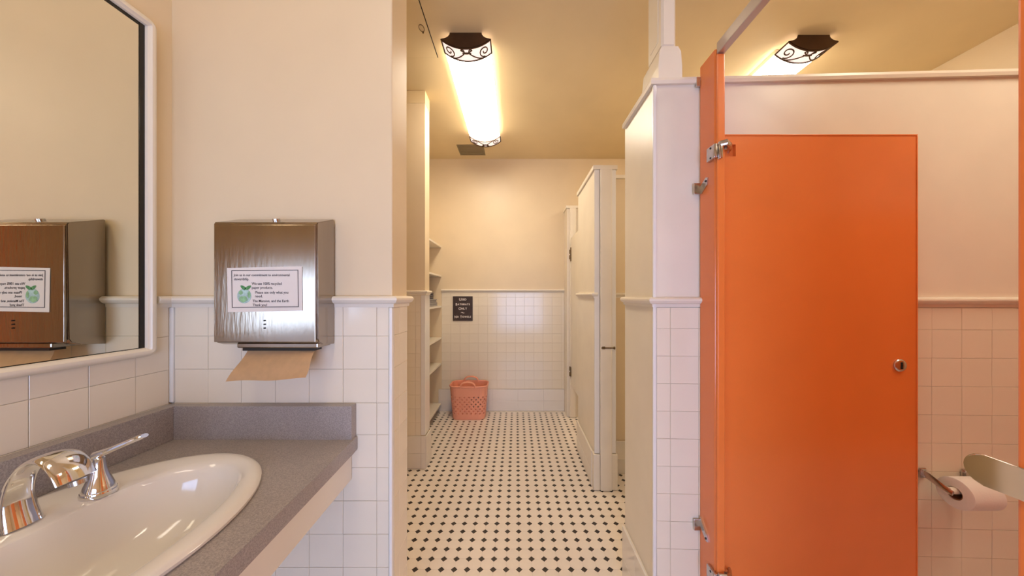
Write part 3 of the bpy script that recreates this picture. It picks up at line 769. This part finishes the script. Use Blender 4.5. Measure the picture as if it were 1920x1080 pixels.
folded('bath_mat', -1.05, 3.47, 1.308, .24, .32, .075, 'matdark', 'dark grey folded bath mat on top of the small pile', 'folded bath mats on the alcove shelf')

# ------------------------------------------------------------------ sign
sx0, sx1, sz0, sz1 = (849.5-968)*FAR/605, (886.5-968)*FAR/605, EYE-(601.5-554)*FAR/605, EYE-(555.5-554)*FAR/605
sy = FAR-.0045
t = thing('wall_sign', 'small dark brown sign about bathmats and towels on the far wall', 'sign', ((sx0+sx1)/2, sy, sz0))
obj('board', B(sx0, sx1, sy-.008, sy, sz0, sz1, bev=.002), 'signbrown', t)
scx = (sx0+sx1)/2; Hs = sz1-sz0
def caps_line(s, zc, size):
    # decorative small caps: initials larger
    objs = []
    x = 0; items = []
    for w_i, word in enumerate(s.split()):
        for i, ch in enumerate(word):
            sz = size*1.38 if i == 0 else size
            o = text_mesh('letter', ch, sz, (0, sy-.0086, zc-(.004 if i == 0 else 0)), 'signwhite', t, bold=.0011, sx=.92)
            xs_ = [v.co.x for v in o.data.vertices]; wd = max(xs_)-min(xs_); mn = min(xs_)
            for v in o.data.vertices: v.co.x -= mn
            items.append((o, x)); x += wd+.0035
        x += .012
    total = x-.0155
    tx = scx-org(t).x
    for o, xx in items:
        o.location.x = tx-total/2+xx
caps_line('USED', sz1-.048, .032)
caps_line('BATHMATS', sz1-.103, .028)
caps_line('ONLY', sz1-.155, .032)
bm = bmesh.new(); zc_ = sz1-.192
tube(bm, [(scx-.022+.044*k/10, sy-.0088, zc_+.004*math.sin(k*PI/5)) for k in range(11)], [(.001+.0030*math.sin(PI*k/10), .0015) for k in range(11)], 8)
obj('flourish', bm, 'signwhite', t)
caps_line('NO TOWELS', sz1-.250, .028)

# ------------------------------------------------------------------ laundry basket
bx0, bx1 = -.728, -.315; bcx = (bx0+bx1)/2; bcy = 3.60; hwB = (bx1-bx0)/2; hdB = .128; BH = .362
t = thing('laundry_basket', 'salmon plastic laundry basket with round holes standing by the far wall', 'basket', (bcx, bcy, FT))
def per(u, v, shr=0.0):
    """rounded-rectangle point at perimeter fraction u, height v (0..1)"""
    s = .86+.14*v; a_ = (hwB-shr)*s; b_ = (hdB-shr)*s; r = min(.075*s, b_*.85)
    segs = []; L1 = 2*(a_-r); L2 = 2*(b_-r); q = PI*r/2; T = 2*L1+2*L2+4*q; d = (u % 1)*T
    # start at front-left going right (front = -y)
    if d < L1: return (-a_+r+d, -b_)
    d -= L1
    if d < q: a2 = -PI/2+d/r; return (a_-r+r*math.cos(a2), -b_+r+r*math.sin(a2))
    d -= q
    if d < L2: return (a_, -b_+r+d)
    d -= L2
    if d < q: a2 = d/r; return (a_-r+r*math.cos(a2), b_-r+r*math.sin(a2))
    d -= q
    if d < L1: return (a_-r-d, b_)
    d -= L1
    if d < q: a2 = PI/2+d/r; return (-a_+r+r*math.cos(a2), b_-r+r*math.sin(a2))
    d -= q
    if d < L2: return (-a_, b_-r-d)
    d -= L2; a2 = PI+d/r; return (-a_+r+r*math.cos(a2), -b_+r+r*math.sin(a2))
bm = bmesh.new(); NU, NVh = 46, 14; cache = {}
def bvert(u, v):
    key = (round((u % NU)*100), round(v*1000))
    if key not in cache:
        x, y = per(u/NU, v); cache[key] = bm.verts.new((bcx+x, bcy+y, FT+.001+v*BH))
    return cache[key]
def vrow(j): return .02+.98*j/NVh
for i in range(NU):
    for j in range(NVh):
        v0, v1 = vrow(j), vrow(j+1)
        A = [bvert(i, v0), bvert(i+1, v0), bvert(i+1, v1), bvert(i, v1)]
        hole = 2 <= j <= NVh-5 and (i+j) % 2 == 0
        if not hole: bm.faces.new(A)
        else:
            mu, mv = i+.5, (v0+v1)/2; hv = (v1-v0)*.46
            I = [bvert(mu-.42, mv), bvert(mu, mv-hv), bvert(mu+.42, mv), bvert(mu, mv+hv)]
            # ring of quads/tris between the cell and its diamond hole
            bm.faces.new((A[0], A[1], I[1])); bm.faces.new((A[1], A[2], I[2])); bm.faces.new((A[2], A[3], I[3])); bm.faces.new((A[3], A[0], I[0]))
            bm.faces.new((A[0], I[1], I[0])); bm.faces.new((A[1], I[2], I[1])); bm.faces.new((A[2], I[3], I[2])); bm.faces.new((A[3], I[0], I[3]))
bmesh.ops.recalc_face_normals(bm, faces=bm.faces)
bmesh.ops.solidify(bm, geom=bm.faces[:], thickness=.009)
obj('basket_wall', bm, 'salmon', t)
bm = bmesh.new(); pts = [per(k/64, .02, .004) for k in range(64)]
f0 = [bm.verts.new((bcx+x, bcy+y, FT+.001)) for x, y in pts]; f1 = [bm.verts.new((bcx+x, bcy+y, FT+.010)) for x, y in pts]
bm.faces.new(f0); bm.faces.new(f1)
for k in range(64): bm.faces.new((f0[k], f0[(k+1) % 64], f1[(k+1) % 64], f1[k]))
obj('basket_floor', bm, 'salmon', t)
bm = bmesh.new(); zr = FT+BH
loop = [(bcx+per(k/96, 1)[0], bcy+per(k/96, 1)[1], zr) for k in range(97)]
tube(bm, loop, [(.010, .007)]*97, 8, False); obj('rim', bm, 'salmon', t, True)
for sgn in (-1, 1):
    bm = bmesh.new(); pts = []
    for k in range(15):
        a_ = PI*k/14; pts.append((bcx-.078*math.cos(a_), bcy+sgn*(hdB-.002), zr+.052*math.sin(a_)**.75 if 0 < k < 14 else zr-.01))
    tube(bm, pts, [(.016, .008)]*15, 10); obj('handle', bm, 'salmon', t, True)
